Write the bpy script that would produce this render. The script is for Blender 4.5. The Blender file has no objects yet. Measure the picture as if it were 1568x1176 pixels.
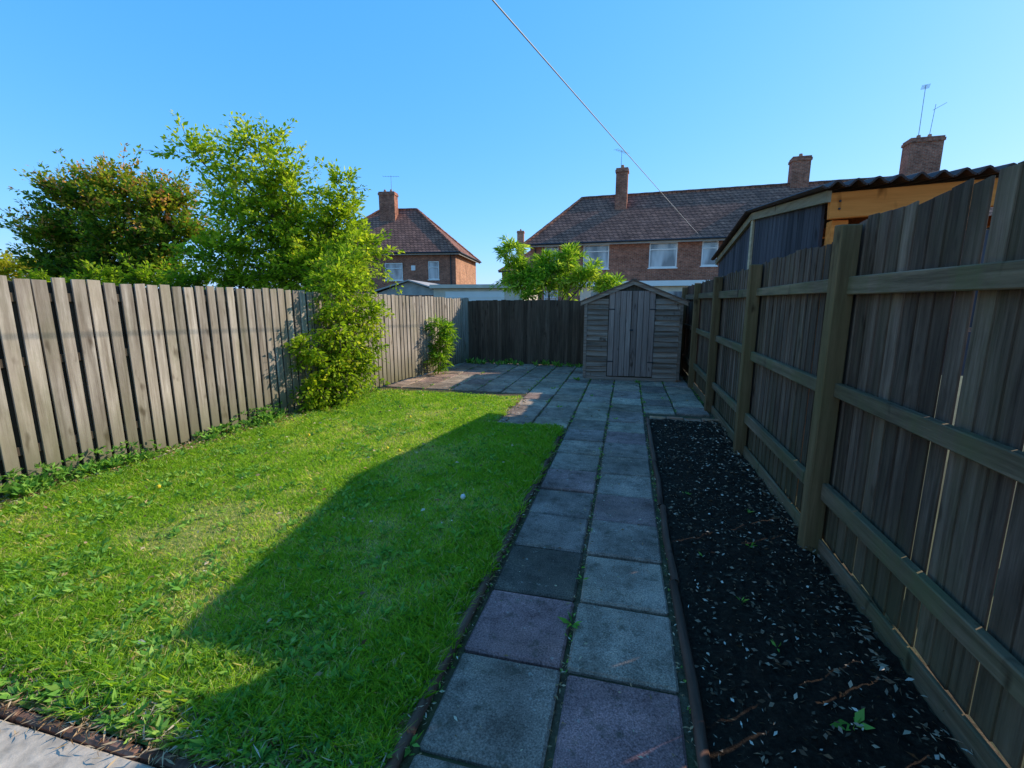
import bpy, math, random
import numpy as np
from mathutils import Vector, Matrix, noise
random.seed(7); rng=np.random.default_rng(7)
scene=bpy.context.scene
COL=scene.collection
SUN=Vector((1.4,1.0,1.0)).normalized()

# ------------------------------------------------------------------ helpers
class MB:
    def __init__(s): s.v=[];s.f=[];s.m=[];s.r=[];s.c=[]
    def face(s,pts,mat=0,rnd=None,col=(1,1,1)):
        b=len(s.v); s.v.extend([tuple(p) for p in pts]); s.f.append(tuple(range(b,b+len(pts))))
        s.m.append(mat); s.r.append(random.random() if rnd is None else rnd); s.c.append(col)
    def box(s,x0,x1,y0,y1,z0,z1,mat=0,rnd=None,col=(1,1,1),M=None,topskew=0):
        if rnd is None: rnd=random.random()
        P=[(x0,y0,z0),(x1,y0,z0),(x1,y1,z0),(x0,y1,z0),(x0,y0,z1),(x1,y0,z1+topskew),(x1,y1,z1+topskew),(x0,y1,z1)]
        if M is not None: P=[tuple(M@Vector(p)) for p in P]
        b=len(s.v); s.v.extend(P)
        for q in ((0,3,2,1),(4,5,6,7),(0,1,5,4),(1,2,6,5),(2,3,7,6),(3,0,4,7)):
            s.f.append(tuple(b+i for i in q)); s.m.append(mat); s.r.append(rnd); s.c.append(col)
    def tube(s,pts,rad,n=6,mat=0,rnd=None,cap=True):
        if rnd is None: rnd=random.random()
        rings=[]
        for i,p in enumerate(pts):
            p=Vector(p)
            a=Vector(pts[max(i-1,0)]); c=Vector(pts[min(i+1,len(pts)-1)])
            t=(c-a).normalized()
            up=Vector((0,0,1)) if abs(t.z)<.9 else Vector((1,0,0))
            u=t.cross(up).normalized(); w=t.cross(u)
            b=len(s.v)
            for k in range(n):
                an=2*math.pi*k/n
                s.v.append(tuple(p+(u*math.cos(an)+w*math.sin(an))*rad[i]))
            rings.append(b)
        for i in range(len(rings)-1):
            for k in range(n):
                k2=(k+1)%n
                s.f.append((rings[i]+k,rings[i]+k2,rings[i+1]+k2,rings[i+1]+k)); s.m.append(mat); s.r.append(rnd); s.c.append((1,1,1))
        if cap:
            for b in (rings[0],rings[-1]):
                s.f.append(tuple(b+k for k in range(n))); s.m.append(mat); s.r.append(rnd); s.c.append((1,1,1))
    def obj(s,name,mats,parent=None,loc=(0,0,0),rotz=0,smooth=False,bevel=0):
        me=bpy.data.meshes.new(name); me.from_pydata(s.v,[],s.f)
        for m in mats: me.materials.append(m)
        me.polygons.foreach_set('material_index',s.m)
        a=me.attributes.new('rnd','FLOAT','FACE'); a.data.foreach_set('value',s.r)
        a=me.attributes.new('col','FLOAT_COLOR','FACE')
        a.data.foreach_set('color',np.array([(c[0],c[1],c[2],1) for c in s.c],dtype=np.float32).ravel())
        if smooth: me.polygons.foreach_set('use_smooth',[True]*len(me.polygons))
        me.update()
        o=bpy.data.objects.new(name,me); COL.objects.link(o); o.location=loc; o.rotation_euler=(0,0,rotz)
        if parent: o.parent=parent
        if bevel:
            b=o.modifiers.new('b','BEVEL'); b.width=bevel; b.segments=1; b.limit_method='ANGLE'
        return o
def empty(name,loc=(0,0,0),rotz=0):
    e=bpy.data.objects.new(name,None); COL.objects.link(e); e.location=loc; e.rotation_euler=(0,0,rotz); e.empty_display_size=.2
    return e
def fastmesh(name,V,k,rnd,mat,parent=None):
    n=V.shape[0]
    me=bpy.data.meshes.new(name)
    me.vertices.add(n*k); me.vertices.foreach_set('co',V.astype(np.float32).ravel())
    me.loops.add(n*k); me.loops.foreach_set('vertex_index',np.arange(n*k,dtype=np.int32))
    me.polygons.add(n); me.polygons.foreach_set('loop_start',np.arange(0,n*k,k,dtype=np.int32))
    me.update(calc_edges=True)
    a=me.attributes.new('rnd','FLOAT','FACE'); a.data.foreach_set('value',rnd.astype(np.float32))
    me.materials.append(mat)
    o=bpy.data.objects.new(name,me); COL.objects.link(o)
    if parent: o.parent=parent
    return o
def norm(a): return a/np.maximum(np.linalg.norm(a,axis=1,keepdims=True),1e-6)
def leafverts(P,D,L,W):
    n=len(P); D=norm(D)
    R=rng.normal(size=(n,3)); R[:,2]+=.9
    S=norm(np.cross(D,R)); Nn=np.cross(S,D)
    L=L[:,None]; W=W[:,None]
    return np.stack([P,P+D*L*.45+S*W*.5+Nn*W*.12,P+D*L-Nn*L*.08,P+D*L*.45-S*W*.5+Nn*W*.12],axis=1)

# ------------------------------------------------------------------ materials
def nmat(name):
    m=bpy.data.materials.new(name); m.use_nodes=True; nt=m.node_tree; nt.nodes.clear()
    out=nt.nodes.new('ShaderNodeOutputMaterial'); b=nt.nodes.new('ShaderNodeBsdfPrincipled')
    nt.links.new(b.outputs[0],out.inputs[0]); b.inputs['Roughness'].default_value=.9
    b.inputs['Specular IOR Level'].default_value=.1
    return m,nt,b,out
def nd(nt,t,**kw):
    n=nt.nodes.new(t)
    for k,v in kw.items():
        if k.startswith('_'): setattr(n,k[1:],v)
        else: n.inputs[k.replace('__',' ')].default_value=v
    return n
def ramp(nt,fac,stops):
    r=nt.nodes.new('ShaderNodeValToRGB'); e=r.color_ramp.elements
    e[0].position=stops[0][0]; e[0].color=(*stops[0][1],1); e[1].position=stops[-1][0]; e[1].color=(*stops[-1][1],1)
    for p,c in stops[1:-1]:
        x=e.new(p); x.color=(*c,1)
    nt.links.new(fac,r.inputs[0]); return r.outputs[0]
def mixc(nt,fac,a,b,mode='MIX'):
    m=nt.nodes.new('ShaderNodeMix'); m.data_type='RGBA'; m.blend_type=mode
    for s,v in ((0,fac),(6,a),(7,b)):
        if isinstance(v,bpy.types.NodeSocket): nt.links.new(v,m.inputs[s])
        else: m.inputs[s].default_value=v if s==0 else (*v,1)
    return m.outputs[2]
def mth(nt,op,a,b=0):
    m=nt.nodes.new('ShaderNodeMath'); m.operation=op
    for i,v in enumerate((a,b)):
        if isinstance(v,bpy.types.NodeSocket): nt.links.new(v,m.inputs[i])
        else: m.inputs[i].default_value=v
    return m.outputs[0]
def objco(nt,scale=(1,1,1),rndoff=0):
    tc=nt.nodes.new('ShaderNodeTexCoord'); mp=nt.nodes.new('ShaderNodeMapping')
    nt.links.new(tc.outputs['Object'],mp.inputs[0]); mp.inputs['Scale'].default_value=scale
    if rndoff:
        a=nd(nt,'ShaderNodeAttribute',_attribute_name='rnd')
        v=nt.nodes.new('ShaderNodeVectorMath'); v.operation='SCALE'
        c=nt.nodes.new('ShaderNodeCombineXYZ')
        for i in range(3): nt.links.new(a.outputs['Fac'],c.inputs[i])
        nt.links.new(c.outputs[0],v.inputs[0]); v.inputs['Scale'].default_value=rndoff
        nt.links.new(v.outputs[0],mp.inputs['Location'])
    return mp.outputs[0]
def tex(nt,co,scale,detail=4,rough=.6):
    n=nd(nt,'ShaderNodeTexNoise',Scale=scale,Detail=detail,Roughness=rough); nt.links.new(co,n.inputs['Vector']); return n.outputs['Fac']
def bump(nt,b,h,strength=.4,dist=.01):
    n=nd(nt,'ShaderNodeBump',Strength=strength,Distance=dist); nt.links.new(h,n.inputs['Height']); nt.links.new(n.outputs[0],b.inputs['Normal'])
def wood(name,dark,light,tint,sc=(28,28,1.4),var=(.65,1.25),green=0,bs=.5,algae=0,tintamt=.6,stain=0):
    m,nt,b,o=nmat(name)
    co=objco(nt,sc,17.3)
    n1=tex(nt,co,1,6,.7); c=ramp(nt,n1,[(.33,dark),(.5,tuple((p+q)/2 for p,q in zip(dark,light))),(.66,light)])
    n2=tex(nt,objco(nt,(1,1,.6),1.9),2.6,5); f=ramp(nt,n2,[(.40,(0,0,0)),(.66,(1,1,1))])
    c=mixc(nt,mth(nt,'MULTIPLY',f,tintamt),c,tint)
    if stain:
        n7=tex(nt,objco(nt,(1.6,1.6,.5) if sc[2]<5 else (.6,1.6,1.6),.35),1.6,7,.72); f7=ramp(nt,n7,[(.40,(0,0,0)),(.62,(1,1,1))])
        c=mixc(nt,mth(nt,'MULTIPLY',f7,stain),c,tuple(v*.75 for v in dark))
    if algae:
        n5=tex(nt,objco(nt,(2.2,2.2,.7)),1.3,6,.7); f5=ramp(nt,n5,[(.48,(0,0,0)),(.66,(1,1,1))])
        c=mixc(nt,mth(nt,'MULTIPLY',f5,algae),c,(.15,.145,.05))
    n4=tex(nt,objco(nt,(9,9,3),5.1),1,2); k=ramp(nt,n4,[(.64,(1,1,1)),(.74,(.4,.36,.33))]); c=mixc(nt,1,c,k,'MULTIPLY')
    a=nd(nt,'ShaderNodeAttribute',_attribute_name='rnd')
    v=nd(nt,'ShaderNodeMapRange'); nt.links.new(a.outputs['Fac'],v.inputs[0]); v.inputs[3].default_value=var[0]; v.inputs[4].default_value=var[1]
    cc=nt.nodes.new('ShaderNodeCombineColor'); [nt.links.new(v.outputs[0],cc.inputs[i]) for i in range(3)]
    c=mixc(nt,1,c,cc.outputs[0],'MULTIPLY')
    if green:
        s=nt.nodes.new('ShaderNodeSeparateXYZ'); tc=nt.nodes.new('ShaderNodeTexCoord'); nt.links.new(tc.outputs['Object'],s.inputs[0])
        mr=nd(nt,'ShaderNodeMapRange'); nt.links.new(s.outputs[2],mr.inputs[0]); mr.inputs[1].default_value=0; mr.inputs[2].default_value=.6; mr.inputs[3].default_value=green*1.5; mr.inputs[4].default_value=0
        c=mixc(nt,mth(nt,'MULTIPLY',mr.outputs[0],n1),c,(.105,.098,.034))
    nt.links.new(c,b.inputs['Base Color']); bump(nt,b,n1,bs,.006)
    return m
def leafmat(name,stops,trans=.45):
    m,nt,b,o=nmat(name); b.inputs['Roughness'].default_value=.55
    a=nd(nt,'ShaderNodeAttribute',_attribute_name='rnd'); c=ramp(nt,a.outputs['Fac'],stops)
    nt.links.new(c,b.inputs['Base Color'])
    t=nt.nodes.new('ShaderNodeBsdfTranslucent'); c2=mixc(nt,1,c,(1.25,1.2,.65),'MULTIPLY'); nt.links.new(c2,t.inputs[0])
    mx=nt.nodes.new('ShaderNodeMixShader'); mx.inputs[0].default_value=trans
    nt.links.new(b.outputs[0],mx.inputs[1]); nt.links.new(t.outputs[0],mx.inputs[2]); nt.links.new(mx.outputs[0],o.inputs[0])
    return m
def plain(name,col,rough=.7,noise_amt=.25,nscale=6,bs=.15,metal=0,spec=.3):
    m,nt,b,o=nmat(name); co=objco(nt); n=tex(nt,co,nscale,6)
    lo=tuple(c*(1-noise_amt) for c in col); hi=tuple(min(1,c*(1+noise_amt)) for c in col)
    nt.links.new(ramp(nt,n,[(.3,lo),(.7,hi)]),b.inputs['Base Color']); b.inputs['Roughness'].default_value=rough
    b.inputs['Metallic'].default_value=metal; b.inputs['Specular IOR Level'].default_value=spec
    bump(nt,b,n,bs,.01); return m

M_left=wood('weathered_fence_wood',(.23,.170,.120),(.64,.52,.395),(.43,.33,.225),green=1.0,var=(.68,1.08),algae=.38,stain=.32)
M_recess_shade=wood('recess_shade_wood',(.05,.034,.022),(.13,.095,.065),(.09,.067,.043))  # near-black copy of the fence wood, shade of the gaps put into its colour
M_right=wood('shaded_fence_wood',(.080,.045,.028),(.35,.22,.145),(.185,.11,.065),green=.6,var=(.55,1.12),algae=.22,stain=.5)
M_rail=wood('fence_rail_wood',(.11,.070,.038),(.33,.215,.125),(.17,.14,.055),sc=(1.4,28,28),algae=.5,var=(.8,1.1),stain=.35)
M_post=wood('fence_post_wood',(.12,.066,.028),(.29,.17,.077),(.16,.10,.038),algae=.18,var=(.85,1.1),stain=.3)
M_back=wood('dark_fence_wood',(.06,.034,.02),(.20,.128,.08),(.115,.075,.045),stain=.3)
M_shed=wood('shed_wood_boards',(.21,.13,.098),(.48,.315,.235),(.37,.22,.16),var=(.75,1.1),stain=.2)
M_shedh=wood('shed_cladding',(.15,.088,.056),(.50,.335,.235),(.33,.19,.12),sc=(1.4,28,28),var=(.65,1.15))
M_blue=wood('dark_slate_boards',(.040,.034,.036),(.115,.098,.10),(.07,.058,.06))
M_pale=wood('pale_barge_wood',(.30,.21,.125),(.60,.44,.27),(.42,.30,.17),sc=(20,2,20))
M_orange=wood('new_pine_timber',(.62,.165,.03),(.92,.30,.065),(.78,.22,.045),sc=(1.5,26,26),var=(.85,1.1),bs=.15)
M_edging=wood('edging_timber',(.09,.043,.026),(.26,.13,.08),(.14,.075,.045),sc=(20,2,20))

m,nt,b,o=nmat('concrete_slab'); M_slab=m
a=nd(nt,'ShaderNodeAttribute',_attribute_name='col')
co=objco(nt,(1,1,1),3.7); n1=tex(nt,co,5,7,.7); n2=tex(nt,co,140,3,.8); n3=tex(nt,objco(nt),1.3,4)
c=mixc(nt,1,a.outputs['Color'],ramp(nt,n1,[(.3,(.5,.48,.45)),(.5,(.95,.95,.93)),(.7,(1.35,1.3,1.2))]),'MULTIPLY')
c=mixc(nt,1,c,ramp(nt,n2,[(.32,(.4,.4,.4)),(.5,(1,1,1)),(.68,(1.8,1.75,1.7))]),'MULTIPLY')
c=mixc(nt,1,c,ramp(nt,n3,[(.35,(.68,.66,.6)),(.65,(1.15,1.13,1.1))]),'MULTIPLY')
n6=tex(nt,objco(nt),11,5,.75); c=mixc(nt,ramp(nt,n6,[(.54,(0,0,0)),(.66,(.65,.65,.65))]),c,(.085,.064,.036))
n8=tex(nt,objco(nt),26,3,.6); c=mixc(nt,ramp(nt,n8,[(.66,(0,0,0)),(.72,(.5,.5,.5))]),c,(.52,.42,.30))   # pale lichen
nt.links.new(c,b.inputs['Base Color']); bump(nt,b,n2,.5,.004); b.inputs['Roughness'].default_value=.9
M_conc=plain('patio_concrete',(.50,.39,.27),.85,.3,18,.5)
m,nt,b,o=nmat('dark_soil'); M_soil=m
co=objco(nt); n1=tex(nt,co,35,8,.75); c=ramp(nt,n1,[(.3,(.010,.006,.0032)),(.56,(.045,.027,.015)),(.76,(.12,.078,.045))])
nt.links.new(c,b.inputs['Base Color']); bump(nt,b,n1,1,.03)
m,nt,b,o=nmat('joint_dirt'); M_dirt=m
co=objco(nt); n1=tex(nt,co,22,6,.7); n2=tex(nt,co,2,3)
c=ramp(nt,n1,[(.3,(.05,.032,.016)),(.7,(.19,.13,.07))]); c=mixc(nt,ramp(nt,n2,[(.45,(0,0,0)),(.62,(.5,.5,.5))]),c,(.07,.08,.02))
nt.links.new(c,b.inputs['Base Color']); bump(nt,b,n1,.8,.02)
m,nt,b,o=nmat('lawn_turf'); M_turf=m
co=objco(nt); n1=tex(nt,co,30,6,.7); n2=tex(nt,co,1.1,4)
c=ramp(nt,n1,[(.3,(.10,.13,.018)),(.55,(.24,.29,.045)),(.75,(.44,.37,.13))]); c=mixc(nt,ramp(nt,n2,[(.45,(0,0,0)),(.65,(.5,.5,.5))]),c,(.38,.34,.10))
nt.links.new(c,b.inputs['Base Color']); bump(nt,b,n1,1,.02)
M_ground=plain('rough_ground',(.08,.08,.03),.95,.5,.8,.3)
def brickmat(name,c1,c2,mortar,bw=.225,bh=.075,ms=.010,bs=.3,blotch=.4):
    m,nt,b,o=nmat(name)
    tc=nt.nodes.new('ShaderNodeTexCoord'); s=nt.nodes.new('ShaderNodeSeparateXYZ'); nt.links.new(tc.outputs['Object'],s.inputs[0])
    cx=nt.nodes.new('ShaderNodeCombineXYZ'); nt.links.new(mth(nt,'ADD',s.outputs[0],s.outputs[1]),cx.inputs[0]); nt.links.new(s.outputs[2],cx.inputs[1])
    br=nt.nodes.new('ShaderNodeTexBrick'); nt.links.new(cx.outputs[0],br.inputs[0])
    br.inputs['Scale'].default_value=1; br.inputs['Brick Width'].default_value=bw; br.inputs['Row Height'].default_value=bh; br.inputs['Mortar Size'].default_value=ms
    br.inputs['Color1'].default_value=(*c1,1); br.inputs['Color2'].default_value=(*c2,1); br.inputs['Mortar'].default_value=(*mortar,1); br.inputs['Bias'].default_value=0
    n=tex(nt,tc.outputs['Object'],1.1,6,.7)
    n2=tex(nt,tc.outputs['Object'],7,5,.7)
    c=mixc(nt,1,br.outputs[0],ramp(nt,n,[(.3,(1-blotch,)*3),(.7,(1+blotch*.7,)*3)]),'MULTIPLY')
    c=mixc(nt,1,c,ramp(nt,n2,[(.3,(.6,.6,.6)),(.7,(1.35,1.3,1.3))]),'MULTIPLY')
    nt.links.new(c,b.inputs['Base Color']); bump(nt,b,br.outputs['Fac'],-bs,.02); return m
M_brick=brickmat('red_brick',(.48,.155,.08),(.28,.085,.05),(.38,.25,.16))
M_brick2=brickmat('orange_brick',(.62,.28,.13),(.46,.19,.10),(.42,.30,.20))
M_tile=brickmat('clay_roof_tile',(.43,.185,.108),(.27,.122,.077),(.09,.046,.032),bw=.28,bh=.20,ms=.022,bs=.8,blotch=.35)
M_white=plain('white_upvc',(.85,.77,.66),.4,.04,3,.02)
M_cream=plain('cream_render',(.68,.55,.40),.8,.12,3,.1)
M_grey=plain('grey_roof_sheet',(.44,.37,.30),.7,.2,3,.1)
M_black=plain('black_gutter',(.03,.03,.03),.5,.2,3,.05)
M_fascia=plain('fascia_board',(.34,.28,.21),.5,.2,3,.05)
M_felt=plain('roof_felt',(.17,.10,.065),.95,.4,25,.4)
M_corr=plain('bitumen_corrugated_sheet',(.07,.036,.025),.7,.35,12,.2)
M_metal=plain('aerial_metal',(.30,.30,.30),.4,.1,3,0,.7)
M_wire=plain('wire_plastic',(.50,.46,.42),.6,.1,3,0)
M_bark=wood('tree_bark',(.05,.035,.02),(.15,.115,.075),(.08,.075,.04),sc=(14,14,3))
m,nt,b,o=nmat('window_glass'); M_glass=m
b.inputs['Roughness'].default_value=.06; b.inputs['Specular IOR Level'].default_value=.9
n=tex(nt,objco(nt,(1,1,.3)),1.6,2); nt.links.new(ramp(nt,n,[(.4,(.12,.12,.12)),(.6,(.48,.46,.42))]),b.inputs['Base Color'])

M_grass=leafmat('grass_blades',[(0,(.13,.27,.022)),(.40,(.30,.53,.035)),(.70,(.48,.66,.05)),(.88,(.63,.61,.14)),(1,(.80,.64,.32))],.5)
M_weed=leafmat('broadleaf_weeds',[(0,(.10,.25,.045)),(.6,(.22,.44,.055)),(1,(.42,.58,.11))],.4)
M_gold=leafmat('yellow_green_leaves',[(0,(.09,.17,.01)),(.35,(.25,.38,.018)),(.72,(.48,.59,.03)),(1,(.70,.66,.07))],.6)
M_autumn=leafmat('autumn_leaves',[(0,(.05,.12,.015)),(.5,(.17,.28,.02)),(.72,(.38,.40,.03)),(.87,(.64,.38,.05)),(1,(.78,.34,.13))],.55)
M_yel=leafmat('yellow_leaves',[(0,(.2,.24,.01)),(.6,(.48,.44,.02)),(1,(.7,.52,.06))],.5)
M_bamboo=leafmat('lanceolate_leaves',[(0,(.08,.20,.012)),(.5,(.24,.42,.02)),(1,(.56,.64,.08))],.55)
M_litter=leafmat('dry_litter',[(0,(.15,.075,.03)),(.5,(.42,.26,.12)),(.85,(.60,.43,.24)),(1,(.8,.64,.44))],.1)
M_chip=leafmat('dry_leaf_chips',[(0,(.05,.03,.015)),(.6,(.20,.125,.07)),(.84,(.46,.33,.20)),(1,(.82,.64,.45))],.05)

# ------------------------------------------------------------------ ground
g=MB(); S=400
g.face([(-S,-S,-.09),(S,-S,-.09),(S,S,-.09),(-S,S,-.09)]); g.obj('ground',[M_ground])
def fx(y): return -4.83+.09*y

def slabset(mb,xs,ys,zt=.0,cols=None,key=None,gap=.012):
    for j in range(len(ys)-1):
        for i in range(len(xs)-1):
            if key and not key(xs[i],ys[j]): continue
            c=cols(i,j)
            z=zt+random.uniform(-.006,.006)
            cx=(xs[i]+xs[i+1])/2; cy=(ys[j]+ys[j+1])/2
            M=Matrix.Translation((cx,cy,z))@Matrix.Rotation(random.uniform(-.014,.014),4,'Z')@Matrix.Rotation(random.uniform(-.010,.010),4,'X')@Matrix.Rotation(random.uniform(-.010,.010),4,'Y')
            w=(xs[i+1]-xs[i])/2-gap*random.uniform(.5,1.1); h=(ys[j+1]-ys[j])/2-gap*random.uniform(.3,1)
            mb.box(-w,w,-h,h,-.045,0,col=c,M=M)
greys=[(.34,.225,.168),(.40,.268,.198),(.30,.198,.153),(.43,.288,.208)]
pink=(.37,.182,.158); dark=(.155,.107,.078)
def pc(i,j):
    if (i,j) in ((1,1),(0,2)): return pink
    if (i,j) in ((1,5),(0,6),(1,9)): return (.35,.195,.16)
    if (i,j)==(0,3): return dark
    return random.choice(greys)
p=MB(); slabset(p,[-.65,-.19,.27],[.74+.46*k for k in range(11)],cols=pc,gap=.015)
p.obj('garden_path',[M_slab],bevel=.010)
p=MB()
def rc(i,j):
    v=random.uniform(.78,1.15); c=random.choice([(.38,.272,.19),(.44,.318,.22),(.34,.238,.17),(.42,.282,.19),(.37,.24,.18)]); return tuple(k*v for k in c)
xs=[-.65-.46*k for k in range(8,0,-1)]+[-.65,-.19,.27,.70,1.14]
def key(x,y):
    if x<-1.6: return y>6.9
    if x<-.7: return y>5.3
    if x>.2: return y>6.0
    return True
ys=[5.34]
while ys[-1]<10.7: ys.append(ys[-1]+random.choice([.46,.46,.60]))
slabset(p,xs,ys,cols=rc,key=key,gap=.014)
p.obj('patio',[M_slab],bevel=.009)
d=MB(); d.face([(-4.3,.9,-.022),(1.3,.9,-.022),(1.3,11,-.022),(-4.3,11,-.022)]); d.obj('patio_bedding_soil',[M_dirt])
c=MB(); c.box(-7,-.75,-3,.93,-.08,.008); c.box(-.74,3,-3,.70,-.08,.006); c.obj('concrete_patio',[M_conc],bevel=.01)
e=MB(); x=-7
while x<-.78:
    L=random.uniform(.15,.5); dy=random.uniform(-.008,.008); e.box(x,min(x+L,-.76)-.004,.938+dy,.975+dy,-.05,random.uniform(.006,.018),mat=0); x+=L
e.obj('lawn_edging',[M_edging],bevel=.008)
for nm,xa,xb,y1 in (('path_edging',-.705,-.665,5.15),('path_edging',.285,.33,6.05)):
    e=MB(); y=.95
    while y<y1:
        L=random.uniform(.9,1.5); yb=min(y+L,y1); dx=random.uniform(-.008,.008)
        e.tube([( (xa+xb)/2+dx,y,.0),((xa+xb)/2-dx,(y+yb)/2,.008),((xa+xb)/2+dx,yb-.01,.003)],[.022]*3,n=8); y+=L
    e.obj(nm,[M_edging],smooth=True)
e=MB(); x=.34
while x<1.08: e.box(x,x+.2,6.06,6.15,-.04,.015+random.uniform(-.005,.008)); x+=.215
e.obj('brick_edging',[M_brick2],bevel=.006)

def gridmesh(name,x0,x1,y0,y1,step,zf,mat,keep=None):
    nx=int((x1-x0)/step)+1; ny=int((y1-y0)/step)+1
    V=[];F=[]
    for j in range(ny):
        for i in range(nx):
            x=x0+i*(x1-x0)/(nx-1); y=y0+j*(y1-y0)/(ny-1); V.append((x,y,zf(x,y)))
    for j in range(ny-1):
        for i in range(nx-1):
            a=j*nx+i; x,y,_=V[a]; x+=step/2;y+=step/2
            if keep and not keep(x,y): continue
            F.append((a,a+1,a+nx+1,a+nx))
    me=bpy.data.meshes.new(name); me.from_pydata(V,[],F); me.materials.append(mat)
    me.polygons.foreach_set('use_smooth',[True]*len(F)); o=bpy.data.objects.new(name,me); COL.objects.link(o); return o
def lz(x,y): return .002+.014*noise.noise((x*1.2,y*1.2,0))+.010*noise.noise((x*5,y*5,3))
def inlawn(x,y,m=0):
    if y<.99+m or x<fx(y)-.02+m*2 or x>-.71-m: return False
    if x>-1.57-m and y>5.30-m: return False
    return y<6.93-m
lawn=gridmesh('lawn',-4.9,-.70,.98,7.0,.06,lz,M_turf,inlawn)
def sz(x,y): return .0+.022*noise.noise((x*4,y*4,5))+.02*noise.noise((x*14,y*14,9))+.01*noise.noise((x*40,y*40,2))
gridmesh('flower_bed',.33,1.17,.5,6.06,.02,sz,M_soil)

# grass blades
N=165000
X=rng.uniform(-4.8,-.66,N*2); Y=1+ (rng.random(N*2)**1.4)*5.98
ed=.03*np.sin(Y*9)+.02*np.sin(Y*23+1); ex=.03*np.sin(X*11)+.02*np.sin(X*27)
FX=-4.83+.09*Y
ok=(X>FX+.05+ed)&(X<-.70+ed*.8)&(Y>1.03+ex)&(Y<6.95+ex)&~((X>-1.57+ed)&(Y>5.3+ex))
dF=X-FX; ok&=~((dF<.28)&(rng.random(N*2)<.85)); ok&=~((np.abs(Y-1.0)<.13)&(rng.random(N*2)<.78))
X=X[ok];Y=Y[ok]; n=len(X)
gx=np.linspace(-5,0,101); gy=np.linspace(.8,7.2,129)
G1=np.array([[noise.noise((x*1.1,y*1.1,4.2)) for x in gx] for y in gy]); G2=np.array([[noise.noise((x*4.2,y*4.2,1.2)) for x in gx] for y in gy])
ii=np.clip(((Y-.8)/.05).astype(int),0,128); jj=np.clip(((X+5)/.05).astype(int),0,100)
patch=G1[ii,jj]*1.5+G2[ii,jj]*1.6
edge=np.minimum.reduce([-.70-X,np.abs(Y-1.0)*.8,X+4.83-.09*Y])
lush=np.exp(-edge/.30)
dry=np.clip(.18+.6*patch-lush*.4+.40*np.exp(-((X+2.3)**2/1.6+(Y-2.8)**2/1.5)),0,1)
keep=rng.random(n)>dry*.6
X=X[keep];Y=Y[keep];lush=lush[keep];dry=dry[keep];n=len(X)
H=(.017+.016*rng.random(n))*(1+1.0*lush)*(1+.4*rng.random(n))*(1.15-.35*dry); Wd=rng.uniform(.003,.0055,n)*(1+(Y-1)*.15)
an=rng.uniform(0,2*np.pi,n); la=rng.uniform(0,2*np.pi,n); ln=H*rng.uniform(.3,1.4,n)
Z=np.zeros(n)-.002
B=np.stack([X,Y,Z],1); sd=np.stack([np.cos(an)*Wd/2,np.sin(an)*Wd/2,np.zeros(n)],1)
lean=np.stack([np.cos(la)*ln,np.sin(la)*ln,H],1)
V=np.stack([B-sd,B+sd,B+sd*.7+lean*np.array([.4,.4,.62]),B+lean,B-sd*.7+lean*np.array([.4,.4,.62])],1)
r=np.clip(rng.normal(.40,.18,n)+dry*.38-lush*.06,0,1); r[rng.random(n)<.04*(1+4*dry)]=.97
fastmesh('grass_blades',V,5,r,M_grass,parent=lawn)
P=[];D=[];L=[];W=[]
def rosette(x,y,s,k,z=.005,up=.5):
    for q in range(k):
        a=random.uniform(0,6.283); e=random.uniform(up*.3,up*1.5)
        P.append((x+math.cos(a)*.005,y+math.sin(a)*.005,z)); D.append((math.cos(a),math.sin(a),e)); l=s*random.uniform(.6,1.2); L.append(l); W.append(l*random.uniform(.25,.45))
cnt=0
while cnt<4200:
    x=random.uniform(-4.7,-.72); y=1.0+random.random()**1.5*5.9
    if not inlawn(x,y,.01): continue
    e=min(-.70-x,(y-1)*.55,x-fx(y))
    cl_=noise.noise((x*1.8,y*1.8,7))+.5*noise.noise((x*6,y*6,2))
    if random.random()>.03+max(0,cl_)*1.7+.9*math.exp(-e/.32): continue
    rosette(x,y,random.uniform(.022,.060),random.randint(5,9),z=random.uniform(.008,.026),up=.7); cnt+=1
for k in range(420):
    y=random.uniform(1.2,6.8)
    if noise.noise((y*1.3,0,0))<-.1: continue
    rosette(fx(y)+random.uniform(.02,.2),y,random.uniform(.04,.10),random.randint(5,10),z=random.uniform(0,.09),up=1.2)
for k in range(380):
    y=random.choice([1.9,2.35,2.9,4.6])+random.gauss(0,.18); rosette(fx(y)+abs(random.gauss(.05,.07)),y,random.uniform(.03,.06),6,z=random.uniform(0,.2),up=.8)
P=np.array(P);D=np.array(D,float);L=np.array(L);W=np.array(W)
fastmesh('broadleaf_weeds',leafverts(P,D,L,W),4,rng.random(len(P)),M_weed,parent=lawn)
P=[];D=[];L=[];W=[]
for x,y,s,k in [(-.19,1.93,.06,9),(-.18,2.3,.035,6),(-.2,2.4,.03,5),(-.66,1.2,.05,8),(-.2,3.3,.02,5),(.3,2.6,.03,5),(.85,1.65,.08,7),(.95,1.35,.06,6),(.62,2.3,.04,5),(.8,2.9,.05,5),(.5,3.6,.05,5),(.7,2.0,.03,4),(.5,2.7,.03,4),(.9,3.4,.04,5),(-.2,4.6,.03,6),(-.9,6.4,.06,8),(-.5,7.3,.05,8),(-1.6,8.4,.05,7),(.3,7,.06,8),(-.1,5.9,.04,7),(-1.2,7.8,.06,9),(.6,7.4,.05,7),(.25,8.8,.08,9),(-.9,8.8,.12,12)]:
    rosette(x,y,s,k,z=.006)
for k in range(150):
    x=random.choice([-.66,-.66,.28,-.19])+random.uniform(-.012,.012); y=random.uniform(1,5.3); rosette(x,y,random.uniform(.010,.028),random.randint(3,6),z=.0,up=1)
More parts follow.
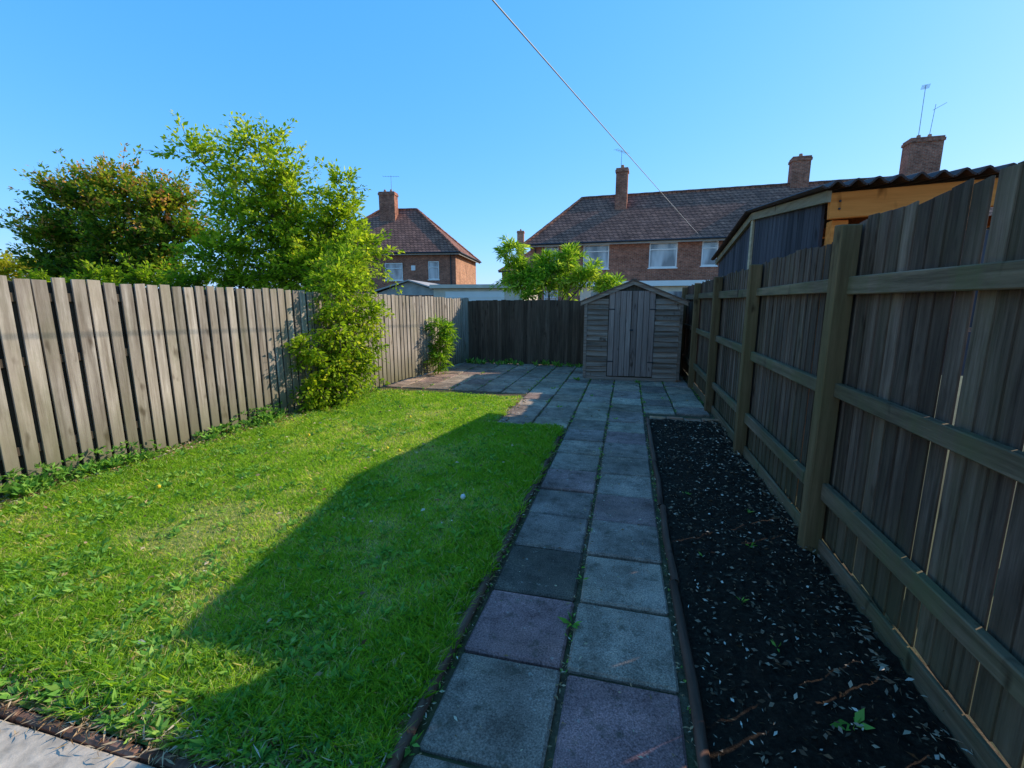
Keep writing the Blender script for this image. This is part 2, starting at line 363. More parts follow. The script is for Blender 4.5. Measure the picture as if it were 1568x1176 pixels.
for k in range(420):
    x=random.choice(xs)+random.uniform(-.012,.012); y=random.uniform(5.4,10.7)
    if key(x+.01,y): rosette(x,y,random.uniform(.015,.04),random.randint(3,6),z=.0,up=1)
for k in range(50): rosette(random.uniform(-3.8,-1.0),random.uniform(10.5,10.75),random.uniform(.06,.16),8,up=2)
P=np.array(P);D=np.array(D,float);L=np.array(L);W=np.array(W)
fastmesh('joint_weeds',leafverts(P,D,L,W),4,rng.random(len(P)),M_weed)
def lit(name,mat,P,L,W,par=None):
    P=np.array(P); D=rng.normal(size=(len(P),3)); D[:,2]*=.15
    fastmesh(name,leafverts(P,D,np.array(L),np.array(W)),4,rng.random(len(P)),mat,parent=par)
P=[];L=[];W=[]
for k in range(4200):
    x=random.uniform(.35,1.14); y=random.uniform(.9,6); P.append((x,y,sz(x,y)+random.uniform(.004,.012))); l=random.uniform(.006,.034); L.append(l); W.append(l*random.uniform(.15,.6))
for k in range(520):
    y=random.uniform(1,6); P.append((1.1+random.gauss(0,.04),y,.03)); l=random.uniform(.015,.045); L.append(l); W.append(l*.4)
lit('dry_leaf_chips',M_chip,P,L,W)
P=[];L=[];W=[]
for k in range(170):
    x=random.uniform(-.65,.3); y=random.uniform(1,6); P.append((x,y,.014)); l=random.uniform(.008,.028); L.append(l); W.append(l*.4)
for k in range(1300):
    x=random.choice([-.19,-.66,.28])+random.gauss(0,.012); y=random.uniform(1,6); P.append((x,y,.006)); l=random.uniform(.006,.028); L.append(l); W.append(l*.3)
for k in range(4200):
    y=random.uniform(1,6.9); P.append((fx(y)+abs(random.gauss(.03,.13)),y,random.uniform(.01,.035))); l=random.uniform(.015,.06); L.append(l); W.append(l*.3)
for k in range(5200):
    x=random.uniform(-4.8,-.7); P.append((x,1.0+random.gauss(.03,.055),random.uniform(.01,.035))); l=random.uniform(.015,.06); L.append(l); W.append(l*.12)
for k in range(1500):
    y=random.uniform(1,5.2); P.append((-.72+random.gauss(0,.03),y,.022)); l=random.uniform(.01,.04); L.append(l); W.append(l*.2)
for k in range(700):
    a_=random.uniform(0,1); x,y=(-1.57+random.gauss(0,.07),5.3+a_*1.6) if random.random()<.6 else (-1.57+a_*.85,5.32+random.gauss(0,.03)); P.append((x,y,.012)); l=random.uniform(.01,.05); L.append(l); W.append(l*.4)
for k in range(320):
    x=random.uniform(-4.5,-.75); y=random.uniform(1.1,6.8)
    if inlawn(x,y,.03): P.append((x,y,.035)); l=random.uniform(.02,.05); L.append(l); W.append(l*.5)
for k in range(220):
    P.append((random.uniform(-4,1),random.uniform(5.5,10.5),.014)); l=random.uniform(.02,.05); L.append(l); W.append(l*.4)
lit('leaf_litter',M_litter,P,L,W)
dn=MB()
def ball(mb,c,r,mat):
    for i in range(4):
        for k in range(8):
            f=lambda i,k:(c[0]+r*math.sin(math.pi*i/4)*math.cos(k*math.pi/4),c[1]+r*math.sin(math.pi*i/4)*math.sin(k*math.pi/4),c[2]+r*math.cos(math.pi*i/4))
            mb.face([f(i,k),f(i,k+1),f(i+1,k+1),f(i+1,k)],mat)
M_yf=plain('dandelion_yellow',(.85,.55,.02)); M_wf=plain('dandelion_white',(.8,.75,.62))
for x,y,mt in ((-1.13,3.0,1),(-2.25,3.9,0),(-2.1,3.86,0),(-3.5,2.6,0),(-2.6,5.1,0),(-3.3,4.1,0)):
    dn.tube([(x,y,0),(x+.005,y,.07)],[.002,.002],5,2); ball(dn,(x+.005,y,.08),.02 if mt else .016,mt)
dn.obj('dandelion',[M_yf,M_wf,M_weed])

# ------------------------------------------------------------------ fences
a=math.atan2(1,.09); Lf=math.hypot(12.9*.09,12.9)
fb=MB(); x=0
def ftop(x): return 1.70-.012*max(0,x-3) + .008*math.sin(x*3)
while x<Lf:
    w=random.uniform(.086,.098); z1=ftop(x)+random.uniform(-.014,.012)
    M=Matrix.Translation((x,0,0))@Matrix.Rotation(random.uniform(-.006,.006),4,'Y')@Matrix.Rotation(random.uniform(-.04,.04),4,'Z')
    fb.box(0,w,-.018,0,.015+random.uniform(0,.03),z1,M=M,topskew=random.uniform(-.006,.006)); x+=.120+random.uniform(-.004,.004)
x=-.05
while x<Lf:
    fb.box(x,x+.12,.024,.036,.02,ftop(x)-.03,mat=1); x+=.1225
for z in (.3,1.0,1.5): fb.box(0,Lf,.001,.023,z,z+.07,mat=1)
o=fb.obj('wooden_fence',[M_left,M_recess_shade],loc=(fx(-2),-2,0),rotz=a,bevel=.002)
fb=MB(); x=0; Lb=1.25+3.95
while x<Lb:
    w=.118; M=Matrix.Translation((x,0,0))@Matrix.Rotation(.08+random.uniform(-.02,.02),4,'Z')@Matrix.Rotation(random.uniform(-.005,.005),4,'Y')
    fb.box(0,w,-.006,.006,.0,1.52+random.uniform(-.012,.012)+.02*math.sin(x),M=M); x+=.108
fb.box(0,Lb,.02,.06,.4,.48);fb.box(0,Lb,.02,.06,1.2,1.28)
fb.obj('wooden_fence',[M_back],loc=(-3.95,10.85,0),bevel=.002)
fr=empty('wooden_fence',(1.2,-1.0,0),math.pi/2)
posts=[-.75,1.08,2.93,4.80,6.66,8.52,10.38]
bd=MB(); y=-1.0; k=0
def rtop(y):
    k=sum(1 for q in posts if q+.05<y)
    return [1.97,1.95,1.94,1.87,1.85,1.84,1.83,1.82][k]
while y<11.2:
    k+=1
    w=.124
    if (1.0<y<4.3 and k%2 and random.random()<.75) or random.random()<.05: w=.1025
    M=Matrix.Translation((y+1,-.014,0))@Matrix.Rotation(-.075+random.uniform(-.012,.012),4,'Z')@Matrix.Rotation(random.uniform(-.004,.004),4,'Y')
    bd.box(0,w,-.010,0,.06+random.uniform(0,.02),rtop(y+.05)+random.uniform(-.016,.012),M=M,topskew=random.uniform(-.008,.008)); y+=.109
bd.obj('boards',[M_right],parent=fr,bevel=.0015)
rl=MB()
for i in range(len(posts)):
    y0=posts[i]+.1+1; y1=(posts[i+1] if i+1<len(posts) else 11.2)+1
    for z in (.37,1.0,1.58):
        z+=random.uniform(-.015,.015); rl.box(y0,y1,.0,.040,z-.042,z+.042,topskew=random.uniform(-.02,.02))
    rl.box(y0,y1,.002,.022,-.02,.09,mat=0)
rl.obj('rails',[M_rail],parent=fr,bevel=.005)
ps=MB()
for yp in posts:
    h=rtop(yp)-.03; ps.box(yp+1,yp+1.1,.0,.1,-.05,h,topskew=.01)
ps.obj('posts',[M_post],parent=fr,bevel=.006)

# ------------------------------------------------------------------ shed
sh=empty('garden_shed',(-.80,9.05,0),math.radians(1.5))
W,Dp,EH,PH=1.78,1.5,1.52,1.88
def prof(x): return EH+(PH-EH)*(1-abs(x-W/2)/(W/2))
cl=MB()
for (xa,xb) in ((.04,.44),(1.30,1.74)):
    z=.06
    while z<1.62:
        zt=min(z+.115,min(prof(xa),prof(xb))+.02)
        if zt-z<.03: break
        j=random.uniform(-.008,.008)
        r=random.random(); cl.face([(xa,-.032,z+j),(xb,-.032,z-j),(xb,-.002,zt),(xa,-.002,zt)],0,r); cl.face([(xa,-.032,z+j),(xa,0,z+j+.012),(xb,0,z-j+.012),(xb,-.032,z-j)],1,r); z+=.1  # lap underside takes the near-black wood, its shade painted in
for xx,sg in ((0,-1),(W,1)):
    z=.06
    while z<EH-.04:
        zt=z+.115; r=random.random()
        cl.face([(xx+sg*.016,0,z),(xx+sg*.016,Dp,z),(xx+sg*.001,Dp,zt),(xx+sg*.001,0,zt)],0,r); z+=.1
cl.obj('horizontal_cladding',[M_shedh,M_recess_shade],parent=sh)
bodyv=MB()
bodyv.face([(x,.001,z) for x,z in [(0,.03),(W,.03),(W,EH),(W/2,PH),(0,EH)]]); bodyv.face([(x,Dp,z) for x,z in [(0,.03),(W,.03),(W,EH),(W/2,PH),(0,EH)]])
bodyv.face([(0,0,.03),(0,Dp,.03),(0,Dp,EH),(0,0,EH)]); bodyv.face([(W,0,.03),(W,Dp,.03),(W,Dp,EH),(W,0,EH)])
bodyv.obj('body',[M_recess_shade],parent=sh)
dr=MB()
for k in range(8):
    xa=.455+k*.1055; xb=xa+.098+(.0 if k!=3 else -.006)
    z1=min(prof(xa),prof(xb),1.72); dr.box(xa,xb,-.038,-.016,.07+random.uniform(0,.012),z1-.02,mat=0)
dr.obj('double_doors',[M_shed],parent=sh,bevel=.003)
tr=MB()
tr.box(-.015,.04,-.035,.0,.03,EH); tr.box(W-.04,W+.015,-.035,.0,.03,EH)
tr.box(.041,W-.041,-.030,0,.0,.055)
for z in (.35,1.35):
    tr.box(.45,.56,-.044,-.0385,z,z+.02,mat=1); tr.box(1.20,1.31,-.044,-.0385,z,z+.02,mat=1)
tr.box(.85,.91,-.05,-.0385,.95,.985,mat=1)
def rake(mb,xa,za,xb,zb,y0,y1,h,mat=0):
    r=random.random()
    A=[(xa,y0,za-h),(xb,y0,zb-h),(xb,y0,zb),(xa,y0,za)]; B=[(x,y1,z) for x,_,z in A]
    mb.face(A,mat,r); mb.face(B[::-1],mat,r)
    for i in range(4):
        j=(i+1)%4; mb.face([A[i],B[i],B[j],A[j]],mat,r)
rake(tr,-.09,EH-.02,W/2-.001,PH+.01,-.06,-.04,.075); rake(tr,W/2+.001,PH+.01,W+.09,EH-.02,-.06,-.04,.075)
tr.obj('trim',[M_shedh,M_black],parent=sh)
rf=MB()
rake(rf,-.11,EH-.01,W/2,PH+.035,-.08,Dp+.08,.022); rake(rf,W/2,PH+.035,W+.11,EH-.01,-.08,Dp+.08,.022)
rf.box(W/2-.05,W/2+.05,-.082,Dp+.082,PH+.02,PH+.04)
rf.obj('felt_roof',[M_felt],parent=sh)

# ------------------------------------------------------------------ neighbour's timber outbuilding
ob=empty('timber_outbuilding',(0,0,0))
def zr(y): return 2.255+(2.47-2.255)*(y-3.74)/2.03 if y<5.77 else 2.47-(2.47-2.156)*(y-5.77)/1.96
w=MB(); y=3.86
while y<7.66:
    z1=zr(y+.06)-.06; w.box(1.31,1.328+random.uniform(-.003,.003),y,y+.112,.0,z1); y+=.12
w.box(1.33,1.335,3.86,7.66,0,2.08)
x=1.345
while x<3.35:
    w.box(x,x+.115,7.64,7.66,0,2.08); x+=.12
w.obj('walls',[M_blue],parent=ob)
bg=MB()
def rakeY(mb,ya,za,yb,zb,x0,x1,h,mat=0):
    r=random.random()
    A=[(x0,ya,za-h),(x0,yb,zb-h),(x0,yb,zb),(x0,ya,za)]; B=[(x1,y,z) for _,y,z in A]
    mb.face(A,mat,r); mb.face(B[::-1],mat,r)
    for i in range(4):
        j=(i+1)%4; mb.face([A[i],B[i],B[j],A[j]],mat,r)
rakeY(bg,3.70,zr(3.7)-.01,5.765,zr(5.77)-.01,1.275,1.305,.075); rakeY(bg,5.775,zr(5.775)-.01,7.8,zr(7.8)-.01,1.275,1.305,.075)
bg.box(1.285,1.307,5.72,5.80,1.2,2.38)
bg.obj('bargeboards',[M_pale],parent=ob)
r=MB()
xsn=np.arange(1.22,3.42,.0145); prof_y=[3.62,4.6,5.77,6.8,7.86]
def rz(x,y): return zr(y)+.028+.045*(x-1.3)+.02*math.sin(2*math.pi*x/.116)
for i in range(len(xsn)-1):
    for j in range(len(prof_y)-1):
        xa,xb=xsn[i],xsn[i+1]; ya,yb=prof_y[j],prof_y[j+1]
        r.face([(xa,ya,rz(xa,ya)),(xb,ya,rz(xb,ya)),(xb,yb,rz(xb,yb)),(xa,yb,rz(xa,yb))],0,.5)
o=r.obj('corrugated_roof',[M_corr],parent=ob); s=o.modifiers.new('s','SOLIDIFY'); s.thickness=.012
t=MB()
M=Matrix.Translation((1.30,3.70,2.225))@Matrix.Rotation(-.045,4,'Y')
t.box(0,2.1,0,.045,-.17,0,M=M)
t.box(1.345,1.445,3.75,3.85,0,2.055); t.box(3.2,3.3,3.75,3.85,0,2.15)
for k in range(4): t.box(1.7+k*.5,1.75+k*.5,3.78,7.6,2.08,2.16)
t.obj('timber_frame',[M_orange],parent=ob,bevel=.004)
bl=MB()
for k in range(3): bl.box(1.5,3.1,3.751,3.77,1.0+k*.33,1.3+k*.33,mat=0)
bl.obj('front_panels',[M_blue],parent=ob)
nb=MB()
for xx,zz in ((1.36,2.12),(1.36,2.17),(2.0,2.15),(2.0,2.2)): nb.tube([(xx,3.698,zz),(xx,3.692,zz)],[.008,.006],8)
nb.obj('bolts',[M_black],parent=ob)

# ------------------------------------------------------------------ houses
def house(name,loc,rot,L,W,eave,ridge,insL,insR,wins,chims,brick=M_brick,sunlit_brick=None):
    e=empty(name,(*loc,0),rot)
    w=MB()
    xs=sorted({0,L}|{v for a in wins for v in (a[0]-a[2]/2,a[0]+a[2]/2)}); zs=sorted({-.1,eave}|{v for a in wins for v in (a[1],a[1]+a[3])})
    for i in range(len(xs)-1):
        for j in range(len(zs)-1):
            cx=(xs[i]+xs[i+1])/2; cz=(zs[j]+zs[j+1])/2
            if any(abs(cx-a[0])<a[2]/2 and a[1]<cz<a[1]+a[3] for a in wins): continue
            w.face([(xs[i],0,zs[j]),(xs[i+1],0,zs[j]),(xs[i+1],0,zs[j+1]),(xs[i],0,zs[j+1])])
    w.face([(L,0,-.1),(L,W,-.1),(L,W,eave),(L,0,eave)],1); w.face([(0,0,-.1),(0,W,-.1),(0,W,eave),(0,0,eave)],1); w.face([(0,W,-.1),(L,W,-.1),(L,W,eave),(0,W,eave)])
    wn=MB()
    for cx,z0,ww,hh in wins:
        xa,xb=cx-ww/2,cx+ww/2; z1=z0+hh; dpt=.1
        for q in ([(xa,0,z0),(xb,0,z0),(xb,dpt,z0),(xa,dpt,z0)],[(xa,0,z1),(xb,0,z1),(xb,dpt,z1),(xa,dpt,z1)],[(xa,0,z0),(xa,dpt,z0),(xa,dpt,z1),(xa,0,z1)],[(xb,0,z0),(xb,dpt,z0),(xb,dpt,z1),(xb,0,z1)]): w.face(q)
        wn.face([(xa,.08,z0),(xb,.08,z0),(xb,.08,z1),(xa,.08,z1)],1)
        fw=.07
        wn.box(xa,xb,.03,.075,z0,z0+fw);wn.box(xa,xb,.03,.075,z1-fw,z1);wn.box(xa,xa+fw,.03,.075,z0+fw,z1-fw);wn.box(xb-fw,xb,.03,.075,z0+fw,z1-fw)
        if ww>1.1: wn.box(xa+fw,xb-fw,.03,.075,z1-.42,z1-.36)
        else: wn.box(xa+fw,xb-fw,.03,.075,z1-.45,z1-.40)
        wn.box(xa-.05,xb+.05,-.05,.028,z0-.06,z0-.002)
    w.obj('walls',[brick,sunlit_brick or brick],parent=e); wn.obj('windows',[M_white,M_glass],parent=e)
    r=MB(); ov=.35; ze=eave-.08
    A=(-ov,-ov,ze);B=(L+ov,-ov,ze);C=(L+ov,W+ov,ze);D=(-ov,W+ov,ze);R1=(insL,W/2,ridge);R2=(L-insR,W/2,ridge)
    r.face([A,B,R2,R1]);r.face([B,C,R2]);r.face([C,D,R1,R2]);r.face([D,A,R1])
    r.face([(A[0],A[1],ze-.02),(D[0],D[1],ze-.02),(C[0],C[1],ze-.02),(B[0],B[1],ze-.02)],1)
    r.obj('tiled_roof',[M_tile,M_white],parent=e)
    tt=MB()
    for p,q in ((A,R1),(B,R2),(C,R2),(D,R1),(R1,R2)):
        n=max(2,int((Vector(q)-Vector(p)).length/.45)); pts=[Vector(p).lerp(Vector(q),k/n)+Vector((0,0,.02+.012*(k%2))) for k in range(n+1)]
        tt.tube(pts,[.10]*len(pts),6)
    tt.obj('ridge_tiles',[M_tile],parent=e)
    gt=MB()
    gt.tube([(-ov,-ov-.06,ze),(L+ov,-ov-.06,ze)],[.055,.055],8,0); gt.box(-ov,L+ov,-ov+.01,-ov+.03,ze-.15,ze-.022,mat=1)
    gt.tube([(L+ov+.06,-ov,ze),(L+ov+.06,W+ov,ze)],[.055,.055],8,0); gt.box(L+ov-.03,L+ov-.01,-ov,W+ov,ze-.15,ze-.022,mat=1)
    for xx in (.35,L*.37,L-.35): gt.tube([(xx,-.3,ze),(xx,-.08,ze-.4),(xx,-.08,0)],[.04]*3,6,0)
    gt.obj('gutters',[M_black,M_fascia],parent=e)
    ch=MB()
    for cx,cy,cw,cd,zt,zb in chims:
        ch.box(cx-cw/2,cx+cw/2,cy-cd/2,cy+cd/2,zb,zt-.25); ch.box(cx-cw/2-.05,cx+cw/2+.05,cy-cd/2-.05,cy+cd/2+.05,zt-.248,zt-.10); ch.box(cx-cw/2-.01,cx+cw/2+.01,cy-cd/2-.01,cy+cd/2+.01,zt-.098,zt)
        k=2 if cw>1.1 else 1
        for q in range(k):
            px=cx+(q-(k-1)/2)*.5; ch.tube([(px,cy,zt),(px,cy,zt+.22)],[.12,.09],8,1)
    ch.obj('chimneys',[brick,M_brick2],parent=e)
    return e
r1=-math.radians(3.15)
house('brick_house',(-6.1,29.1),r1,30,7.6,5.05,8.35,2.6,2.6,
  [(1.35,3.5,.9,1.4),(4.1,3.45,1.55,1.42),(7.95,3.45,1.55,1.42),(10.45,3.5,.85,1.4),(14.5,3.45,1.55,1.42),(4.1,.9,1.8,1.3),(7.95,.9,1.8,1.3),(19,3.45,1.55,1.42),(1.35,1.0,.9,1.2)],
  [(5.25,2.75,.72,.6,9.75,6.5),(15.4,3.9,.95,.8,9.85,7),(21.3,3.9,1.5,.9,10.3,7)])
r2=math.radians(8)
house('brick_house',(-23.1,30.5),r2,11,8,5.05,8.75,4,4,
  [(6.35,3.05,1.35,1.25),(9.35,3.1,.8,1.3),(3,3.05,1.35,1.25),(6.35,.9,1.6,1.2)],
  [(5.0,3.2,1.25,.8,9.9,7)],sunlit_brick=M_brick2)  # side walls get lighter orange brick, their sunlight put into the colour
house('brick_house',(-14.2,52),math.radians(5),8,8,5.0,8.2,4,4,[(2,3.2,1.2,1.2),(6,3.2,1.2,1.2)],[(1.6,4,.8,.6,9.9,7)],brick=M_brick2)
house('brick_house',(-34,48),math.radians(6),14,8,5.0,8.2,4,4,[(2,3.2,1.2,1.2),(8,3.2,1.2,1.2)],[(7,4,.8,.6,9.9,7)])
al=MB(); al.box(0,.3,-.08,-.002,0,.35)
al.obj('alarm_box',[M_white],loc=(-23.1+7.7*math.cos(r2),30.5+7.7*math.sin(r2),3.75),rotz=r2)
gr=empty('garage',(-7.6,17.4,0),math.radians(4))
q=MB(); q.box(0,3.6,0,5,0,2.02); q.obj('walls',[M_cream],parent=gr)
q=MB(); q.box(-.12,3.75,-.15,5.1,2.03,2.17)
q.obj('flat_roof',[M_cream],parent=gr)
q=MB(); q.box(.5,2.9,-.03,-.003,0,1.9)
for k in range(7): q.box(.5,2.9,-.05,-.031,.1+k*.26,.13+k*.26)
q.obj('door',[M_white],parent=gr)
gr=empty('garage',(-11.6,19.5,0),math.radians(8))
q=MB(); q.box(0,3.6,0,5,0,1.85); q.obj('walls',[M_brick],parent=gr)
q=MB(); rake(q,-.2,1.9,1.8,2.5,-.2,5.2,.06); rake(q,1.8,2.5,3.8,1.9,-.2,5.2,.06); q.face([(0,-.01,1.8),(3.6,-.01,1.8),(1.8,-.01,2.43)]); q.obj('pitched_roof',[M_grey],parent=gr)
gr=empty('conservatory',(-2.2,22,0),math.radians(-3))
q=MB(); q.box(0,7.2,0,3,0,2.18); q.obj('walls',[M_cream],parent=gr)
q=MB(); q.box(-.15,7.35,-.2,3.2,2.19,2.42); q.obj('flat_roof',[M_white],parent=gr)
q=MB()
for k in range(4): q.box(.5+k*1.7,1.8+k*1.7,-.03,-.003,.9,1.95)
q.obj('windows',[M_glass],parent=gr)

def aerial(x,y,z,h,rot=0,s=.6):
    m=MB(); m.tube([(0,0,0),(0,0,h)],[.018,.014],6); c,n=math.cos(rot),math.sin(rot)
    m.tube([(-s*c,-s*n,h-.1),(s*c,s*n,h-.05)],[.010]*2,5)
    for k in range(7):
        t=-s+k*s/3; m.tube([(t*c+.18*n,t*n-.18*c,h-.08),(t*c-.18*n,t*n+.18*c,h-.08)],[.007]*2,4)
    m.obj('tv_aerial',[M_metal],loc=(x,y,z))
aerial(-18.2,34.2,9.9,1.2,.4); aerial(-.8,31.7,9.9,1.0,1.0); aerial(15.2,32.0,10.3,2.8,1.2,.3)
m=MB(); m.tube([(0,0,0),(.1,0,1.8)],[.016,.012],5); m.tube([(0,0,1.5),(.7,.2,1.9)],[.010]*2,4); m.obj('tv_aerial',[M_metal],loc=(15.7,32.0,10.3))
wv=MB(); A=Vector((-2.1,-1.0,3.58)); B=Vector((3.7,28.2,5.12)); pts=[]
for k in range(41):
    t=k/40; p=A.lerp(B,t); p.z-=.12*t*(1-t); pts.append(p)
wv.tube(pts,[.007]*41,6); wv.obj('overhead_wire',[M_wire],smooth=True)

# ------------------------------------------------------------------ trees & shrubs
def tree(name,base,fork,clumps,dens,Ls,Wr,mat,trunk=.09,droop=.25,upb=.35,sprig=.75,leafper=16,rb=(.5,.2),topshift=0,airy=99):
    e=empty(name,base); bx,by,bz=base
    w=MB(); P=[];D=[];L=[];R=[]
    fk=Vector(fork)-Vector(base)
    w.tube([(0,0,-.05),(fk.x*.4+.03,fk.y*.5,fk.z*.5),tuple(fk)],[trunk,trunk*.8,trunk*.65],8)
    zs=[c[2] for c in clumps]; zmin,zmax=min(zs)-.8,max(zs)+.8
    for cx,cy,cz,rx,ry,rz_ in clumps:
        air=cz>airy
        c=Vector((cx-bx,cy-by,cz-bz)); mid=fk.lerp(c,.5)+Vector((random.uniform(-.15,.15),random.uniform(-.15,.15),random.uniform(-.05,.2)))
        w.tube([tuple(fk),tuple(mid),tuple(c)],[trunk*.38,trunk*.26,trunk*.12],6)
        ns=max(5,int(dens*(rx*ry*rz_)**(2/3)*10*(.75 if air else 1)))
        for s in range(ns):
            d=Vector((random.gauss(0,1),random.gauss(0,1),random.gauss(0,1))).normalized()
            st=c+Vector((d.x*rx,d.y*ry,d.z*rz_))*random.uniform(.1,.7)
            d2=(d+Vector((random.gauss(0,.35),random.gauss(0,.35),upb+(.35 if air else 0)+random.gauss(0,.3)))).normalized()
            ln=sprig*(rx+ry+rz_)/3*random.uniform(.45,1.0)*(1.25 if air else 1)
            if random.random()<.12: ln*=1.5
            pts=[]
            for k in range(5):
                t=k/4; q=st+d2*ln*t; q.z-=droop*ln*t*t; pts.append(q)
            w.tube([tuple(q) for q in pts],[.005,.004,.003,.003,.002],3,cap=False)
            shade=random.gauss(0,.18)
            for k in range(leafper if not air else int(leafper*.8)):
                t=random.uniform(.0,1); i=min(int(t*4),3); q=pts[i].lerp(pts[i+1],t*4-i)
                ax=(pts[i+1]-pts[i]).normalized(); sv=Vector((random.gauss(0,1),random.gauss(0,1),random.gauss(0,.6)))
                dd=(ax*.7+sv.normalized()*.9); q=q+sv*.03
                P.append(q);D.append(dd);L.append(random.uniform(*Ls)*(1.1-.35*t))
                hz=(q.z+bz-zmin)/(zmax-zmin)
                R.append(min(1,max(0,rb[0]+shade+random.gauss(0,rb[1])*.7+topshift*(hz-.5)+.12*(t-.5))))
    P=np.array([tuple(q) for q in P]);D=np.array([tuple(q) for q in D]);L=np.array(L)
    w.obj('branches',[M_bark],parent=e)
    fastmesh('foliage',leafverts(P,D,L,L*rng.uniform(Wr*.8,Wr*1.2,len(L))),4,np.array(R),mat,parent=e)
    return e
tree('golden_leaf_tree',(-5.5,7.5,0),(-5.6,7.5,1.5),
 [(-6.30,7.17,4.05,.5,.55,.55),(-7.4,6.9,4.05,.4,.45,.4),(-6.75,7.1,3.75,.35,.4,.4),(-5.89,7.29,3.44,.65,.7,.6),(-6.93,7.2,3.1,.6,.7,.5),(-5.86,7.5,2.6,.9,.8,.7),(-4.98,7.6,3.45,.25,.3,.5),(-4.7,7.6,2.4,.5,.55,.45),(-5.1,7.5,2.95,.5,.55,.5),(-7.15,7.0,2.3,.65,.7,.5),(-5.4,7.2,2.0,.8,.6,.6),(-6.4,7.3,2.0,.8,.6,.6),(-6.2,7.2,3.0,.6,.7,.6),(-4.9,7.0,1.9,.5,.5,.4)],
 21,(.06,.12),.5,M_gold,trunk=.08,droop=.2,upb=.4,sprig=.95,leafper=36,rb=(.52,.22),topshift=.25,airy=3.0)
tree('climbing_shrub',(-4.05,5.75,0),(-4.05,5.8,.4),
 [(-4.05,5.95,1.72,.34,.5,.38),(-4.0,5.75,1.15,.3,.45,.42),(-3.98,5.6,.62,.3,.42,.38),(-3.9,6.3,1.3,.28,.35,.35),(-4.1,5.35,.30,.2,.3,.25),(-4.2,6.4,2.0,.4,.5,.35),(-3.95,6.1,.5,.25,.4,.35),(-4.0,5.7,.2,.3,.45,.2),(-4.15,5.2,.9,.16,.3,.25),(-3.9,6.2,.85,.25,.35,.3)],
 34,(.045,.09),.55,M_gold,trunk=.03,droop=.35,upb=.15,sprig=.95,leafper=30,rb=(.42,.22),topshift=.2)
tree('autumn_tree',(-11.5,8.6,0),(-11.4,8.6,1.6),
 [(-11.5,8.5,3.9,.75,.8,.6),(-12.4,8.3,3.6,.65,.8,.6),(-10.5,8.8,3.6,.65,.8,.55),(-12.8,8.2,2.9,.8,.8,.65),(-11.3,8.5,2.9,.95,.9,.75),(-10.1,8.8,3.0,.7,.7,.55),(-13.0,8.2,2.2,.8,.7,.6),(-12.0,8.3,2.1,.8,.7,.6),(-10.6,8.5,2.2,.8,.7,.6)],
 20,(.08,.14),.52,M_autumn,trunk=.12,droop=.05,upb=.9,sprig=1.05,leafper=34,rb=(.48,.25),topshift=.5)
tree('hedge_shrub',(-8.6,7.1,0),(-8.5,7.1,.8),
 [(-8.9,7.05,1.8,.6,.5,.4),(-7.9,7.0,1.75,.6,.5,.35),(-9.9,6.8,1.8,.6,.5,.4),(-6.9,7.2,1.75,.5,.45,.4),(-11,6.6,1.75,.6,.5,.35)],
 20,(.07,.12),.5,M_gold,trunk=.06,droop=.2,upb=.4,leafper=28,rb=(.28,.2),topshift=.2)
tree('yellow_shrub',(-15.5,8.6,0),(-15.5,8.6,1),
 [(-15.2,8.55,2.2,.9,.8,.5),(-16.6,8.4,2.4,.9,.8,.6),(-14.3,8.7,2.0,.7,.6,.4)],16,(.08,.14),.5,M_yel,trunk=.06,leafper=30)
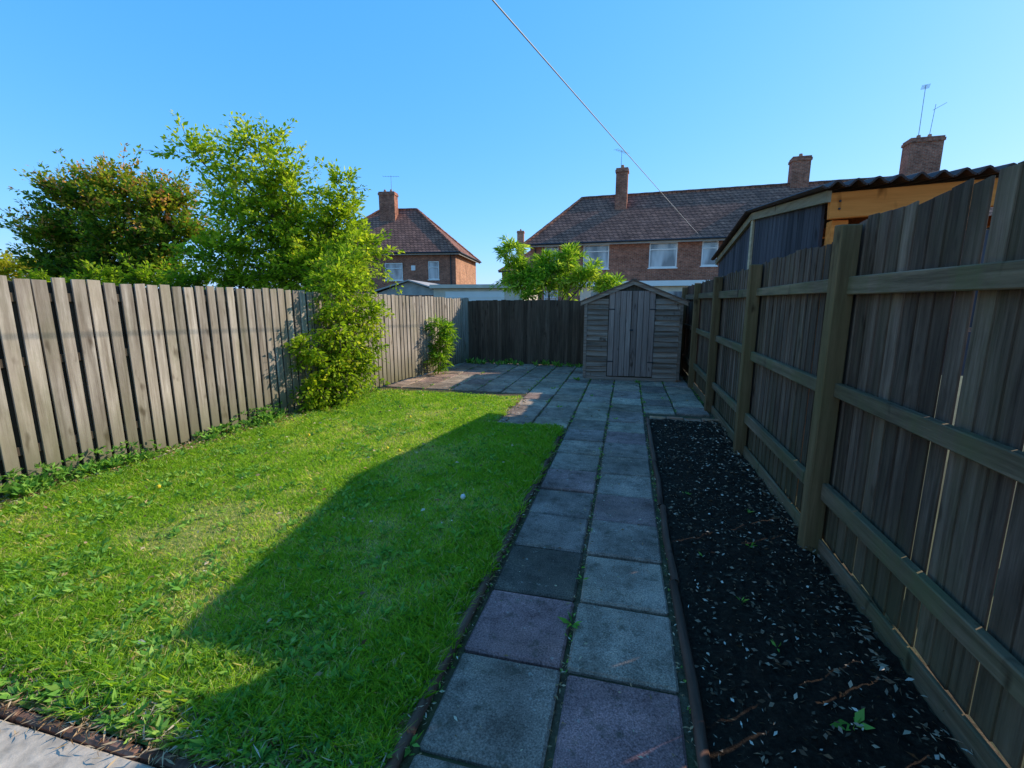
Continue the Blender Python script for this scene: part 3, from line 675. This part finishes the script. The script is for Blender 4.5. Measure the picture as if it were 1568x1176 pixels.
tree('bamboo_shrub',(-1.9,11.9,0),(-1.9,11.9,1.0),
 [(-2.95,11.6,2.75,.25,.3,.45),(-2.8,11.6,2.2,.35,.3,.4),(-1.9,11.8,2.15,.8,.5,.42),(-1.0,11.9,2.05,.55,.4,.38),(-1.5,12,2.6,.32,.3,.38),(-2.1,12,2.45,.3,.3,.3),(-2.5,11.5,1.95,.5,.4,.35),(-.45,11.9,1.8,.4,.3,.32),(-2.3,11.1,1.6,.2,.15,.2)],
 24,(.13,.22),.22,M_bamboo,trunk=.05,droop=.5,upb=.6,sprig=1.0,leafper=26,rb=(.58,.25),topshift=.2)
tree('bamboo_shrub',(-3.85,8.9,0),(-3.83,8.9,.4),
 [(-3.75,8.9,.95,.2,.28,.22),(-3.75,9.0,.6,.22,.28,.25),(-3.75,8.8,.3,.18,.22,.2)],
 36,(.10,.17),.24,M_bamboo,trunk=.02,droop=.5,upb=.3,sprig=1.0,leafper=22,rb=(.4,.2))

# ------------------------------------------------------------------ light, sky, camera
w=bpy.data.worlds.new("World"); scene.world=w; w.use_nodes=True; nt=w.node_tree
bg=nt.nodes['Background']; sky=nt.nodes.new('ShaderNodeTexSky'); sky.sky_type='NISHITA'; sky.sun_disc=False
sky.sun_elevation=math.asin(SUN.z); sky.sun_rotation=math.atan2(SUN.x,SUN.y); sky.air_density=1.0; sky.dust_density=.3; sky.ozone_density=2.5
sp=nt.nodes.new('ShaderNodeSeparateColor'); cb_=nt.nodes.new('ShaderNodeCombineColor'); nt.links.new(sky.outputs[0],sp.inputs[0])
for i,(pw,k) in enumerate(((.98,.72),(.50,2.35),(.20,6.3))):   # photographic response: clear saturated azure
    v=mth(nt,'MULTIPLY',mth(nt,'POWER',sp.outputs[i],pw),k); nt.links.new(v,cb_.inputs[i])
nt.links.new(cb_.outputs[0],bg.inputs[0]); bg.inputs[1].default_value=.15
sl=bpy.data.lights.new('sun','SUN'); sl.energy=5.0; sl.angle=math.radians(.5); sl.color=(1,.95,.86)
so=bpy.data.objects.new('sun',sl); COL.objects.link(so); so.rotation_euler=(-SUN).to_track_quat('-Z','Y').to_euler(); so.location=(20,15,20)
cam=bpy.data.cameras.new('camera'); cam.sensor_width=36; cam.lens=16.07; cam.clip_end=1500; cam.clip_start=.05
cb=bpy.data.objects.new('camera',cam); COL.objects.link(cb); cb.location=(0,0,1.5); cb.rotation_euler=(math.radians(79.8),0,math.radians(14.05))
scene.camera=cb
scene.view_settings.view_transform='Standard'; scene.view_settings.look='None'; scene.view_settings.exposure=0
